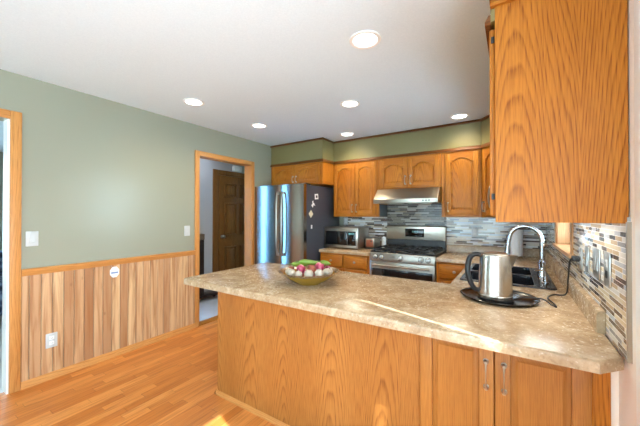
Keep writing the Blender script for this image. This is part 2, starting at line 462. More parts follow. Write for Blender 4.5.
# wainscot, chair rail, baseboards
m = MB(); y = .668; i = 0
W = .0715
while y < 2.160:
    k0 = math.floor(y/W); y1 = min((k0+1)*W, 2.160)
    if y1 - y > .004: m.box(XL, XL+.012, y+.0014, y1-.0014, .03, .885, .004, 1)
    y = y1 + 1e-5
struct(m.build('trim_3', m_wain), 'light pine board wainscot on the left wall')
m = MB(); m.prism([(XL, .875), (XL+.016, .875), (XL+.022, .893), (XL+.03, .905), (XL+.03, .922), (XL+.02, .93), (XL, .93)], .668, 2.164, 'y')
struct(m.build('trim_4', m_trimy), 'oak chair rail on the left wall')
m = MB(); m.prism([(XL, 0), (XL+.022, 0), (XL+.022, .02), (XL+.014, .045), (XL+.012, .06), (XL, .06)], .668, 2.164, 'y')
struct(m.build('baseboard_left', m_trimy))
def casing(name, y0, y1, zt, wd, mat, maty, x0=XL, x1=XL+.02):
    m = MB()
    m.box(x0, x1, y1, y1+wd, 0, zt+wd, .004, 2, 0)
    m.box(x0, x1, y0-wd, y0, 0, zt+wd, .004, 2, 0)
    m.box(x0, x1, y0, y1, zt, zt+wd, .004, 2, 1)
    return struct(m.build(name, [mat, maty]))
casing('trim_5', -1.7, .604, 2.08, .063, m_trim, m_trimy)
casing('trim_6', 2.222, 3.075, 2.072, .058, m_trim, m_trimy)
B('trim_7', [(XL-.13, XL, 3.075, 3.085, 0, 2.072), (XL-.13, XL, 2.212, 2.222, 0, 2.072), (XL-.13, XL, 2.222, 3.075, 2.072, 2.082)], m_trim, 'oak door jamb to the hall')
B('trim_8', [(XL-.125, XL, .592, .604, 0, 2.08)], m_whitetrim, 'white jamb of the left opening')
B('trim_9', [(XL-.12, XL, 2.222, 3.075, 0, .006)], m_oaky, 'wood threshold to the hall')

B('wall_right_nib', [(.2965, XR, 1.475, 2.15, 0, Z-.044)], m_offwhite)
# patio door frame, window frames
m = MB()
m.box(XR-.006, XR, 1.192, 1.272, 0, 2.09, .002); m.box(XR-.010, XR, 1.205, 1.235, 0, 2.09, .002)
struct(m.build('trim_10', m_whitetrim), 'white casing of the patio door')
m = MB()
for q in [(.44, .50, PY0, PY0+.06, 0, 2.0), (.44, .50, .03, .10, 0, 2.0), (.44, .50, PY0, PY1, 0, .06)]: m.box(*q)
d = struct(m.build('door_1', m_whitetrim), 'white sliding patio door')
def window(name, mat, q, axis, bars=1, fr=.045):
    a0, a1, z0, z1, t0, t1 = q
    m = MB()
    def bx(p, r, zz0, zz1):
        if axis == 'y': m.box(t0, t1, p, r, zz0, zz1, .003)
        else: m.box(p, r, t0, t1, zz0, zz1, .003)
    bx(a0, a1, z0, z0+fr); bx(a0, a1, z1-fr, z1); bx(a0, a0+fr, z0+fr, z1-fr); bx(a1-fr, a1, z0+fr, z1-fr)
    for k in range(1, bars+1):
        c = a0+(a1-a0)*k/(bars+1); bx(c-fr*.5, c+fr*.5, z0+fr, z1-fr)
    o = struct(m.build(name, mat))
    g = MB(); tm = (t0+t1)/2
    if axis == 'y': g.box(tm-.002, tm+.002, a0+fr*.8, a1-fr*.8, z0+fr*.8, z1-fr*.8)
    else: g.box(a0+fr*.8, a1-fr*.8, tm-.002, tm+.002, z0+fr*.8, z1-fr*.8)
    g.build('pane', m_glass, o)
    return o
window('window_1', m_whitetrim, (WY0+.012, WY1-.012, WZ0+.012, WZ1-.012, .42, .46), 'y', 1)
m = MB()
m.box(XR-.002, .42, WY1-.012, WY1, WZ0, WZ1); m.box(XR-.002, .42, WY0, WY0+.012, WZ0, WZ1); m.box(XR-.002, .42, WY0, WY1, WZ1-.012, WZ1)
m.box(XR-.03, .42, WY0-.06, WY1+.06, WZ0-.012, WZ0+.012, .004)
m.box(XR-.016, XR, WY1, WY1+.06, WZ0+.012, WZ1+.03, .004); m.box(XR-.016, XR, WY0-.06, WY0, WZ0+.012, WZ1+.03, .004)
struct(m.build('trim_11', oak('pale_oak_jamb', srgb(206, 160, 116), srgb(196, 148, 104), srgb(156, 106, 66), dens=.6)), 'oak jamb, casing and sill of the sink window')
window('window_2', m_whitetrim, (-3.03, -.07, .37, 2.28, -3.33, -3.28), 'x', 2)
window('window_added', m_whitetrim, (-1.78, .68, .47, 2.23, -7.47, -7.42), 'y', 2)  # unseen window added so light reaches the right wall
window('window_4', m_whitetrim, (1.62, 2.18, .22, 2.03, -4.28, -4.24), 'y', 0)
# mosaic backsplash
TZ0, TZ1 = Z, 1.335
B('wall_tile_back', [(-2.235, -1.52, YB-.008, YB, Z, 1.33), (-.72, XR, YB-.008, YB, Z, 1.33)], m_tilex, 'mosaic strip tile backsplash on the back wall')
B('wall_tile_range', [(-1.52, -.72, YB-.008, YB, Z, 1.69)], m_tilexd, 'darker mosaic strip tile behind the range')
B('wall_tile_right', [(XR-.008, XR, 1.333, WY0-.06, Z, 1.345), (XR-.008, XR, WY0-.06, WY1+.06, Z, WZ0-.012), (XR-.008, XR, WY1+.06, YB-.008, Z, 1.345)], m_tiley, 'mosaic strip tile backsplash on the right wall')
B('trim_12', [(XR-.012, XR, 1.325, 1.333, Z+.002, 1.33)], m_nickel, 'metal edge strip of the tiles')
B('ground', [(-30, 30, -40, 40, -.30, -.16)], m_lawn)
B('bounce_deck', [(.6, 5, -6, 6, -.16, -.04)], m_deck)  # unseen pale deck added for its bounce light
B('outer_wall', [(.517, .53, 1.2, 2.4, -.1, ZC+.05)], m_offwhite)

# hall door
m = MB()
hx = -4.2
m.box(hx, hx+.03, 3.29, 4.10, .01, 2.03, .002)
hd = m.build('door_2', m_darkoak); struct(hd, 'dark stained six panel hall door')
m = MB()
for (a, c) in ((3.39, 3.655), (3.735, 4.0)):
    for (z0, z1) in ((.22, .80), (1.0, 1.56), (1.66, 1.90)):
        # a raised field inside a moulded recess frame
        for q in ((a, a+.018, z0, z1), (c-.018, c, z0, z1), (a, c, z0, z0+.018), (a, c, z1-.018, z1)):
            m.box(hx+.03, hx+.052, *q, .006)
        m.box(hx+.03, hx+.046, a+.045, c-.045, z0+.045, z1-.045, .006)
m.build('door_panel', m_darkoak, hd)
m = MB(); kM = Matrix.Rotation(PI/2, 4, 'Y')
m.lathe([(0, 0), (.03, 0), (.03, .006), (.012, .01), (.012, .03), (.026, .04), (.03, .055), (.02, .068), (0, .07)], (hx+.03, 3.345, .98), 20, 0, kM)
m.build('door_knob', m_nickel, hd)
m = MB()
m.box(hx, hx+.02, 3.175, 3.285, 0, 2.12, .004); m.box(hx, hx+.02, 4.105, 4.2, 0, 2.12, .004); m.box(hx, hx+.02, 3.285, 4.105, 2.035, 2.12, .004)
struct(m.build('trim_13', m_darkoak), 'dark wood casing of the hall door')
B('baseboard_hall', [(hx, hx+.014, 2.2, 3.17, 0, .09)], m_darkoak)

# ------------------------------------------------------------------ ceiling lights
LP = [((-.763, 1.69), 'round recessed ceiling light nearest the camera, above the peninsula'),
      ((-2.571, 1.727), 'leftmost round recessed ceiling light, near the green wall'),
      ((-1.327, 2.584), 'round recessed ceiling light in the middle of the ceiling'),
      ((-2.582, 2.617), 'round recessed ceiling light nearest the hall doorway'),
      ((-1.863, 3.54), 'round recessed ceiling light in front of the back soffit, left one'),
      ((-.485, 3.572), 'round recessed ceiling light in front of the back soffit, right one')]
for i, ((x, y), lb) in enumerate(LP):
    t = thing('recessed_light', lb, 'ceiling light', (x, y, ZC), 0, 'recessed ceiling lights')
    MB().lathe([(.072, 0), (.096, 0), (.098, -.004), (.094, -.008), (.078, -.009), (.072, -.004), (.072, 0)], n=40).build('trim_ring', m_white, t)
    MB().lathe([(0, -.005), (.05, -.005), (.0718, -.003), (.0718, -.0005), (0, -.0005)], n=40).build('lens', m_lens, t)
    l = light('recessed_lamp', 'SPOT', (0, 0, -.02), (0, 0, 0), 29, (1, .87, .64), spot_size=R(150), spot_blend=.8, shadow_soft_size=.09)
    l.parent = t

# ------------------------------------------------------------------ countertops
pts = [(-1.985, 1.298)]
def arc(cx, cy, r, a0, a1, n=6): return [(cx+r*math.cos(R(a0+(a1-a0)*k/n)), cy+r*math.sin(R(a0+(a1-a0)*k/n))) for k in range(n+1)]
SX0, SX1, SY0, SY1 = -.325, .235, 2.35, 3.20        # sink cut-out
outer = arc(-2.036, 1.338, .04, 270, 180) + arc(-2.046, 2.17, .03, 180, 90) + [(-.365, 2.2), (-.365, 3.44), (-.712, 3.44), (-.712, YB-.009), (XR-.009, YB-.009), (XR-.009, 1.375), (.235, 1.298)]
outer = outer[::-1]
hole = [(SX0+.015, SY0+.015), (SX0+.015, SY1-.015), (SX1-.015, SY1-.015), (SX1-.015, SY0+.015)]
m = MB(); m.prism(outer, Z-.042, Z, 'z', hole=[hole], top_bev=.010)
ct = m.build('countertop', m_counter)
tag(ct, 'tan mottled laminate worktop of the peninsula running round past the sink to the range', 'countertop')
m = MB()
rp = [(XR-.036, Z), (XR-.036, Z+.075), (XR-.03, Z+.086), (XR-.022, Z+.09), (XR-.009, Z+.09), (XR-.009, Z)]
m.prism(rp, 1.60, YB-.036, 'y')
m.prism([(YB-.036, Z), (YB-.036, Z+.075), (YB-.03, Z+.086), (YB-.022, Z+.09), (YB-.009, Z+.09), (YB-.009, Z)], -.712, XR-.009, 'x')
m.build('backsplash_lip', m_counter, ct)
m = MB(); m.prism([(-2.25, 3.44), (-1.508, 3.44), (-1.508, YB-.009), (-2.25, YB-.009)], Z-.042, Z, 'z', top_bev=.01)
cl = m.build('countertop', m_counter); tag(cl, 'short tan laminate worktop between refrigerator and range, under the microwave', 'countertop')
m = MB(); m.box(-2.25, -1.508, YB-.03, YB-.009, Z, Z+.09, .005); m.build('backsplash_lip', m_counter, cl)

# ------------------------------------------------------------------ cabinets (local: front faces -y, x 0..w, z 0..h)
def archline(x0, x1, z, rise, n=18):
    out = []
    for k in range(n+1):
        s = -1 + 2*k/n
        a = max(0, 1-(abs(s)/.86)**2.0)
        out.append((x0+(x1-x0)*k/n, z+rise*a))
    return out
def pull(parent, x, z, y=-.0, vertical=True, L=.10, mat=None):
    m = MB()
    d = (lambda t: (x, y, z+t)) if vertical else (lambda t: (x+t, y, z))
    for s in (-1, 1):
        p = d(s*L/2)
        M = Matrix.Rotation(PI/2, 4, 'X')
        m.lathe([(0, 0), (.011, 0), (.0115, .003), (.007, .006), (.0055, .014), (.008, .02), (.006, .025), (0, .026)], p, 14, 0, M)
    path = []
    for k in range(13):
        t = -1+2*k/12; p = d(t*L/2); path.append((p[0], p[1]-.022-.008*(1-t*t), p[2]))
    m.tube(path, [.0028+.002*(abs(-1+2*k/12))**3 for k in range(13)], 8)
    return m.build('handle', mat or m_nickel, parent)
def knob(parent, x, z, y=0):
    m = MB(); M = Matrix.Rotation(PI/2, 4, 'X')
    m.lathe([(0, 0), (.008, 0), (.006, .008), (.009, .014), (.015, .018), (.016, .024), (.011, .028), (0, .029)], (x, y, z), 18, 0, M)
    return m.build('knob', m_nickel, parent)
def door(parent, x0, x1, z0, z1, arch=True, hx=None, hz=None, st=.055, th=.02, wood=None, L=.1, panel=None):
    wd = wood or m_oak
    m = MB(); y0, y1 = -th, -.0005
    bev = .003
    m.box(x0, x0+st, y0, y1, z0, z1, bev); m.box(x1-st, x1, y0, y1, z0, z1, bev)
    m.box(x0+st, x1-st, y0, y1, z0, z0+st, bev, 2, 1)
    rise = min(.06, (x1-x0-2*st)*.21) if arch else 0
    zt = z1-st-rise
    if arch:
        al = archline(x0+st, x1-st, zt, rise)
        m.prism([(x0+st, z1)] + al + [(x1-st, z1)], y0, y1, 'y', mi=1)
    else: m.box(x0+st, x1-st, y0, y1, z1-st, z1, bev, 2, 1)
    d = m.build('door', [wd, m_oakx], parent)
    # raised panel with a sloping edge all round
    def outl(i, y):
        a = archline(x0+st+i, x1-st-i, zt-i, rise)
        return [(x0+st+i, y, z0+st+i)] + [(p, y, q) for p, q in a] + [(x1-st-i, y, z0+st+i)]
    tmp = bmesh.new()
    L0 = [tmp.verts.new(p) for p in outl(-.004, -.003)]; L1 = [tmp.verts.new(p) for p in outl(.011, -.0035)]; L2 = [tmp.verts.new(p) for p in outl(.026, -.0145)]
    for A, C in ((L0, L1), (L1, L2)):
        for k in range(len(A)):
            j = (k+1) % len(A); tmp.faces.new((A[k], A[j], C[j], C[k]))
    tmp.faces.new(L2); tmp.faces.new(L0[::-1])
    m = MB(); m.merge(tmp); m.build('door_panel', panel or m_oakc, d)
    if hx is not None: pull(d, hx, hz, y0, True, L)
    return d
def drawer(parent, x0, x1, z0, z1, handle='knob'):
    m = MB(); m.box(x0, x1, -.02, -.0005, z0, z1, .005)
    d = m.build('drawer', m_oakx, parent)
    m = MB(); m.box(x0+.028, x1-.028, -.0225, -.0195, z0+.028, z1-.028, .002); m.build('drawer_panel', m_oakx, d)
    knob(d, (x0+x1)/2, (z0+z1)/2, -.0225)
    return d
def cabinet(name, label, loc, rz, wd, dp, h, toe=False, group=None, frame=True, body_mat=None, lift=0):
    t = thing(name, label, 'cabinet', loc, rz, group)
    z0 = .1 if toe else 0
    m = MB(); m.box(0, wd, .02, dp, z0+lift, h, .001, 1)
    if toe: m.box(.0, wd, .07, dp, 0, z0)
    m.build('body', body_mat or m_oak, t)
    m = MB(); s = .038
    m.box(0, s, 0, .02, z0, h, .0015, 1); m.box(wd-s, wd, 0, .02, z0, h, .0015, 1)
    m.box(s, wd-s, 0, .02, h-s, h, .0015, 1, 1); m.box(s, wd-s, 0, .02, z0, z0+s, .0015, 1, 1)
    m.box(s, wd-s, .012, .02, z0+s, h-s)
    m.build('face_frame', [m_oak, m_oakx], t)
    return t
ZU = 1.325                                         # underside of the wall cabinets
UG = 'oak wall cabinets'
# above the refrigerator
zf = 1.79
c = cabinet('wall_cabinet', 'oak two-door wall cabinet above the refrigerator', (XL+.004, YF, zf), 0, XF-XL-.004, YB-YF, ZS-zf-.001, group=UG)
wv = XF-XL
door(c, .04, wv/2-.004, .025, .295, True, wv/2-.03, .09, .05, L=.08); door(c, wv/2+.004, wv-.05, .025, .295, True, wv/2+.03, .09, .05, L=.08)
# tall side panel beside it continues to the front of the soffit
# left of the hood
c = cabinet('wall_cabinet', 'oak two-door wall cabinet between refrigerator and range hood, above the microwave', (-2.230, YS, ZU), 0, .707, YB-YS, ZS-ZU-.001, group=UG)
door(c, .018, .345, .03, .755, True, .315, .12); door(c, .352, .672, .03, .755, True, .382, .12)
m = MB(); m.box(.7072, .7092, .035, YB-YS-.010, .002, .17); sg = m.build('side_sheet', speck('slate_grey_sheet', srgb(74, 80, 88), .06, 30, .4), c); sg['label'] = 'thin slate-grey sheet on the cabinet side'  # thin dark grey sheet over the lower part of the cabinet side
# above the hood
zh = 1.69
c = cabinet('wall_cabinet', 'short oak two-door wall cabinet directly above the range hood', (-1.520, YS, zh), 0, .80, YB-YS, ZS-zh-.001, group=UG)
door(c, .02, .396, .02, .385, True, .366, .11); door(c, .404, .78, .02, .385, True, .434, .11)
# right of the hood
c = cabinet('wall_cabinet', 'oak single-door wall cabinet to the right of the range hood', (-.718, YS, ZU), 0, .423, YB-YS, ZS-ZU-.001, group=UG)
door(c, .045, .40, .03, .755, True, .075, .12)
# diagonal corner
t = thing('wall_cabinet', 'oak corner wall cabinet set diagonally between back and right walls', 'cabinet', (XS+.002, YS, ZU), 0, UG)
m = MB(); m.prism([(0, .012), (.276, -.26), (XR-XS-.006, -.26), (XR-XS-.006, YB-YS-.001), (0, YB-YS-.001)], 0, ZS-ZU-.001, 'z'); m.build('body', m_oak, t)
vx, vy = .276, -.272; ln = math.hypot(vx, vy)
dd = door(t, .03, ln-.03, .03, .755, True, .06, .12, .05)
dd.location = (0, .012, 0); dd.rotation_euler = (0, 0, math.atan2(vy, vx))
# near cabinet on the right wall: its end panel faces the camera
EY = 1.342
c = cabinet('wall_cabinet', 'large oak wall cabinet at top right whose plain end panel faces the camera', (-.055, EY+.90, ZU), -PI/2, .90, XR+.055-.002, ZS-ZU-.001, group=UG, lift=.016)
door(c, .018, .445, .025, .765, True, .415, .12); door(c, .455, .882, .025, .765, True, .485, .12)
m = MB(); m.box(.10, .80, .12, .33, .003, .0158, .002); lb_ = m.build('added_light_bar', m_white, c)  # unseen light bar added to brighten the counter and tiles below
m = MB(); m.box(.11, .79, .13, .32, .0015, .0032); m.build('diffuser', emit('added_bar_glow', (1, .95, .88, 1), 1.5), lb_)
l = light('added_bar_lamp', 'AREA', (.45, .225, .0005), (0, 0, 0), 2.3, (.86, .93, .93), shape='RECTANGLE', size=.68, size_y=.18); l.parent = lb_
m = MB(); m.box(.9002, .9045, 0, XR+.055-.004, 0, 2.163-ZU, .0006, 1); m.build('end_panel', m_oakc, c)
for zz in (.10, .72):
    m = MB(); m.box(.884, .892, -.014, -.002, zz-.012, zz+.012, .002); m.build('hinge', m_blackpl, c)

# base cabinets
c = cabinet('base_cabinet', 'oak base cabinet with two drawers under the microwave', (-2.245, 3.47, 0), 0, .735, YB-3.47-.01, Z-.043, True, 'oak base cabinets')
drawer(c, .03, .355, .665, .815); drawer(c, .38, .705, .665, .815)
door(c, .03, .36, .13, .64, False, .33, .55); door(c, .375, .705, .13, .64, False, .405, .55)
c = cabinet('base_cabinet', 'oak base cabinet with one drawer just right of the range', (-.71, 3.47, 0), 0, .375, YB-3.47-.01, Z-.043, True, 'oak base cabinets')
drawer(c, .03, .345, .665, .815); door(c, .03, .345, .13, .64, False, .06, .55)
t = thing('base_cabinet', 'oak base cabinet under the black sink along the right wall', 'cabinet', (-.335, 3.46, 0), -PI/2, 'oak base cabinets')
m = MB(); m.box(0, 1.27, .02, .63, .1, .66); m.box(0, 1.27, .02, .035, .66, Z-.043); m.box(0, 1.27, .07, .63, 0, .1); m.build('body', m_oak, t)
door(t, .25, .70, .13, .80, False, .67, .7); door(t, .71, 1.16, .13, .80, False, .74, .7)
# peninsula
PY = 1.467
t = thing('peninsula_cabinet', 'long oak peninsula base cabinet with plain back panel and two doors at its right end', 'cabinet', (-1.876, PY, 0), 0)
PW = .295+1.876
m = MB(); m.box(0, PW, .012, .72, .001, Z-.043); m.build('body', m_oak, t)
m = MB(); m.box(0, 1.500, 0, .012, .02, Z-.044, .001, 1); m.build('back_panel', m_oakp, t)
m = MB()
m.box(1.500, PW, 0, .012, .02, .11, mi=1); m.box(1.500, PW, 0, .012, .80, Z-.044, mi=1); m.box(PW-.058, PW, 0, .012, .11, .80); m.box(1.500, 1.512, 0, .012, .11, .80)
m.build('face_frame', [m_oak, m_oakx], t)
a0 = -.372+1.876
door(t, a0, a0+.304, .115, .836, False, -.096+1.876, .677, L=.108, wood=m_oakf, panel=m_oakf); door(t, a0+.308, a0+.612, .115, .836, False, -.031+1.876, .677, L=.108, wood=m_oakf, panel=m_oakf)
m = MB(); m.prism([(-.016, 0), (-.016, .014), (-.006, .026), (0, .028), (0, 0)], -.016, PW, 'x')
m.prism([(-.016, 0), (-.016, .014), (-.006, .026), (0, .028), (0, 0)], -.016, .72, 'y')
m.build('shoe_moulding', m_trimx, t)

# ------------------------------------------------------------------ refrigerator
fx0, fx1, fy = -3.17, -2.285, 3.20
t = thing('refrigerator', 'tall stainless steel french-door refrigerator with dark sides next to the hall doorway', 'refrigerator', (fx0, fy, 0))
fw = fx1-fx0
m = MB(); m.box(0, fw, .005, .88, .03, 1.755, .006); m.box(.02, fw-.02, .03, .86, 0, .03); m.build('body', m_charcoal, t)
def fdoor(nm, x0, x1, z0, z1):
    n = 10; pts = []
    for k in range(n+1):
        s = -1+2*k/n; pts.append((x0+(x1-x0)*k/n, -.07-.018*(1-s*s)))
    pts = [(x0, -.002)] + pts + [(x1, -.002)]
    m = MB(); m.prism(pts[::-1], z0, z1, 'z', bev=0); return m.build(nm, m_steelv, t, .9)
mid = -2.665-fx0
dl_ = fdoor('door', .002, mid-.003, .63, 1.765); dr_ = fdoor('door', mid+.003, fw-.002, .63, 1.765)
dw_ = fdoor('freezer_drawer', .002, fw-.002, .05, .62)
def bow(parent, x, z0, z1):
    m = MB(); path = []
    for k in range(17):
        s = -1+2*k/16; path.append((x, -.105-.022*(1-s**4), (z0+z1)/2+(z1-z0)/2*s))
    m.tube(path, .011, 10)
    for zz in (z0+.01, z1-.01): m.box(x-.012, x+.012, -.11, -.068, zz-.018, zz+.018, .004)
    return m.build('handle', m_steel, parent)
bow(dl_, mid-.045, .80, 1.66); bow(dr_, mid+.045, .80, 1.66)
m = MB(); m.tube([(.12, -.12, .55), (fw-.12, -.12, .55)], .011, 10); m.box(.12, .15, -.12, -.08, .54, .56); m.box(fw-.15, fw-.12, -.12, -.08, .54, .56); m.build('handle', m_steel, dw_)
m = MB(); m.lathe([(0, 0), (.014, 0), (.014, .002), (0, .003)], (fw-.13, -.0805, 1.70), 20, 0, Matrix.Rotation(PI/2, 4, 'X')); m.build('badge', m_chrome, dr_)
for hx_ in (.02, fw-.12):
    m = MB(); m.box(hx_, hx_+.10, .0, .12, 1.755, 1.775, .004); m.build('hinge_cover', m_blackpl, t)
# things on the side of the refrigerator
mx = fx1
def magnet(name, label, cat, y, z, w_, h_, tilt, mat, shape='rect'):
    tt = Matrix.Translation((0, y, z)) @ Matrix.Rotation(tilt, 4, 'X')
    m = MB()
    if shape == 'rect':
        tmp = bmesh.new(); bmesh.ops.create_cube(tmp, size=1)
        for v in tmp.verts: v.co = Vector((mx+.0015+.0015*v.co.x*2-.0003, v.co.y*w_, v.co.z*h_))
        m.merge(tmp, 0, tt)
    else:
        pl = [(q[0]*w_, q[1]*h_) for q in shape]
        tmpm = MB(); tmpm.prism(pl, mx, mx+.004, 'x', mi=0)
        tmpm.bm.transform(tt); me = bpy.data.meshes.new('t'); tmpm.bm.to_mesh(me); tmpm.bm.free(); m.bm.from_mesh(me); bpy.data.meshes.remove(me)
    o = m.build(name, mat, None); tag(o, label, cat, 'magnets on the refrigerator side'); return o
m_cream = speck('cream_card', srgb(226, 214, 180), .08, 50, .6)
m_pic = speck('dark_photo', srgb(70, 66, 70), .4, 90, .4)
pm = magnet('picture_magnet', 'small white square picture magnet with dark centre, highest on the refrigerator side', 'magnet', 3.43, 1.606, .085, .075, .1, m_white)
m = MB(); m.box(mx+.003, mx+.0045, 3.41, 3.45, 1.587, 1.622); m.build('picture', m_pic, pm)
magnet('figure_magnet', 'white irregular cut-out magnet below the square picture on the refrigerator side', 'magnet', 3.345, 1.50, .09, .09, .2, m_white,
       [(-.5, -.1), (-.2, -.5), (.1, -.15), (.5, -.35), (.3, .05), (.1, .2), (.15, .5), (-.15, .45), (-.1, .1)])
magnet('card_magnet', 'cream coloured diamond-tilted card magnet on the refrigerator side', 'magnet', 3.295, 1.365, .075, .075, .75, m_cream)
magnet('hook_magnet', 'small pale magnet lowest on the refrigerator side', 'magnet', 3.31, 1.19, .03, .05, .0, m_white)

# ------------------------------------------------------------------ range and hood
rx0, rx1, ry = -1.503, -.717, 3.47
rw = rx1-rx0
t = thing('gas_range', 'stainless steel gas range with black cooktop in the back wall run', 'stove', (rx0, ry, 0))
m = MB(); m.box(0.004, rw-.004, .02, .63, .03, .885); m.box(.03, rw-.03, .06, .6, 0, .03); m.build('body', m_blackpl, t)
m = MB(); m.prism([(-.022, .79), (-.006, .885), (.02, .9), (.02, .79)], .002, rw-.002, 'x', bev=.003); pn = m.build('control_panel', m_steel, t)
for k, fx in enumerate((.10, .20, .5, .80, .90)):
    M = Matrix.Rotation(PI/2-.17, 4, 'X')
    m = MB(); m.lathe([(0, 0), (.026, 0), (.026, .006), (.021, .008), (.019, .03), (.016, .034), (0, .034)], (rw*fx, -.0145, .838), 22, 0, M)
    m.lathe([(0, 0), (.032, 0), (.032, .002), (0, .002)], (rw*fx, -.0145, .838), 22, 1, M)
    m.box(rw*fx-.003, rw*fx+.003, -.052, -.045, .828, .86, .001)
    m.build('knob', [m_grayplate, m_iron], pn)
m = MB(); m.box(.003, rw-.003, -.018, .018, .22, .785, .006); od = m.build('oven_door', m_steel, t)
m = MB(); m.box(.03, rw-.03, -.022, -.017, .27, .695, .004); m.build('oven_window', m_blackgl, od)
m = MB(); m.tube([(.05, -.058, .74), (rw-.05, -.058, .74)], .013, 12)
for fx in (.07, rw-.07): m.box(fx-.012, fx+.012, -.058, -.016, .728, .752, .004)
m.build('handle', m_steel, od)
m = MB(); m.box(.003, rw-.003, -.016, .018, .05, .21, .006); m.build('drawer', m_steel, t)
m = MB(); m.box(.002, rw-.002, .0, .60, .885, .905, .006); m.build('cooktop', m_blackgl, t)
for gx in (.16, rw/2, rw-.16):
    for gy in (.16, .42):
        if gx == rw/2 and gy == .42: continue
        m = MB(); m.lathe([(0, .0), (.05, 0), (.05, .008), (.035, .012), (.035, .018), (0, .02)], (gx, gy if gx != rw/2 else .29, .905), 22); m.build('burner', m_iron, t)
for gi in range(3):
    x0 = .03+gi*(rw-.06)/3+.004; x1 = .03+(gi+1)*(rw-.06)/3-.004
    m = MB(); q = .007; zz0, zz1 = .925, .94
    for yy in (.05, .30, .55): m.box(x0, x1, yy-q, yy+q, zz0, zz1, .002)
    for xx in (x0+q, (x0+x1)/2, x1-q): m.box(xx-q, xx+q, .05, .55, zz0, zz1, .002)
    for xx in (x0+q, x1-q):
        for yy in (.05, .55): m.box(xx-q, xx+q, yy-q, yy+q, .905, zz0)
    m.build('grate', m_iron, t)
m = MB(); m.prism([(.59, .905), (.625, .905), (.625, 1.015), (.60, 1.015)], .004, rw-.004, 'x'); m.build('backguard_base', m_blackpl, t)
m = MB(); m.prism([(.585, 1.015), (.625, 1.015), (.625, 1.20), (.60, 1.205), (.588, 1.195)], .0, rw, 'x', bev=.004); bgd = m.build('backguard', m_steel, t)
m = MB(); m.box(rw*.34, rw*.66, .580, .586, 1.055, 1.165, .002); dsp = m.build('display', m_blackgl, bgd)
m = MB()
for k in range(4): m.box(rw*.46+k*.022, rw*.46+.014+k*.022, .5788, .5802, 1.115, 1.137)
m.build('clock', m_disp, dsp)

t = thing('range_hood', 'stainless steel under-cabinet range hood above the stove', 'range hood', (-1.520, YS, 1.50))
m = MB()
m.prism([(-.20, 0), (-.20, .05), (-.06, .188), (YB-YS-.009, .188), (YB-YS-.009, 0)], .003, .797, 'x', bev=.003); m.build('hood_body', m_steel, t)
m = MB(); m.box(.08, .38, -.12, .22, -.004, .001); m.box(.42, .72, -.12, .22, -.004, .001); m.build('grease_filter', m_nickel, t)
m = MB()
for k in range(3): m.box(.62+k*.035, .642+k*.035, -.204, -.199, .016, .034, .001)
m.build('switches', m_blackpl, t)

# ------------------------------------------------------------------ things on the back counter
t = thing('microwave', 'stainless microwave oven with black glass door on the short counter beside the refrigerator', 'microwave', (-2.278, 3.62, Z))
mw, mh, md = .54, .30, .36
m = MB(); m.box(0, mw, .03, md, .012, mh, .006); m.build('case', m_steel, t)
m = MB(); m.box(.002, mw-.002, 0, .03, .014, mh-.002, .006); f = m.build('door', m_steel, t)
m = MB(); m.box(.03, .375, -.004, .001, .055, mh-.055, .003); m.build('window', m_blackgl, f)
m = MB(); m.box(.378, mw-.035, -.004, .001, .055, mh-.055, .003); k = m.build('keypad', m_blackgl, f)
m = MB(); m.box(.40, .48, -.006, -.003, mh-.10, mh-.075); m.build('clock', m_disp, f)
m = MB(); m.box(.03, mw-.03, -.005, .0, .022, .045, .002); m.build('trim', m_nickel, f)
for (a, c) in ((.04, .05), (mw-.04, .05), (.04, md-.05), (mw-.04, md-.05)):
    m = MB(); m.lathe([(0, 0), (.012, 0), (.012, .012), (0, .012)], (a, c, 0), 12); m.build('foot', m_blackpl, t)
t = thing('toaster', 'small steel toaster with brown side on the counter right of the microwave', 'toaster', (-1.66, 3.93, Z))
m = MB(); m.box(-.075, .075, -.12, .12, .012, .155, .028, 4); m.build('shell', m_steel, t)
m = MB(); m.box(-.045, .055, -.123, -.118, .03, .125, .002); m.build('front_plate', speck('copper_brown', srgb(140, 74, 48), .2, 40, .35), t)
m = MB(); m.box(-.045, -.018, -.095, .095, .150, .156); m.box(.018, .045, -.095, .095, .150, .156); m.build('slots', m_blackpl, t)
m = MB(); m.box(.02, .045, -.14, -.121, .10, .112, .003); m.build('lever', m_blackpl, t)
m = MB(); m.box(-.07, .07, -.11, .11, 0, .014, .003); m.build('base', m_blackpl, t)
t = thing('canister', 'small white canister standing between the toaster and the range', 'canister', (-1.548, 4.07, Z))
m = MB(); m.lathe([(0, 0), (.03, 0), (.033, .004), (.033, .12), (.03, .125), (0, .125)], n=24); m.build('jar', m_white, t)
m = MB(); m.lathe([(0, .125), (.034, .125), (.034, .145), (.028, .152), (.008, .154), (.008, .165), (0, .167)], n=24); m.build('lid', m_white, t)
t = thing('paper_towel', 'white paper towel roll standing in the back corner behind the faucet', 'paper towel', (.03, 3.98, Z))
m = MB(); m.lathe([(0, 0), (.075, 0), (.075, .01), (.01, .014), (0, .014)], n=28); m.build('stand', m_nickel, t)
m = MB(); m.lathe([(.02, .016), (.066, .016), (.068, .02), (.068, .30), (.066, .305), (.02, .305), (.02, .016)], n=36); m.build('roll', m_paper, t)
m = MB(); m.tube([(0, 0, .012), (0, 0, .335)], .006, 10); m.build('rod', m_nickel, t)

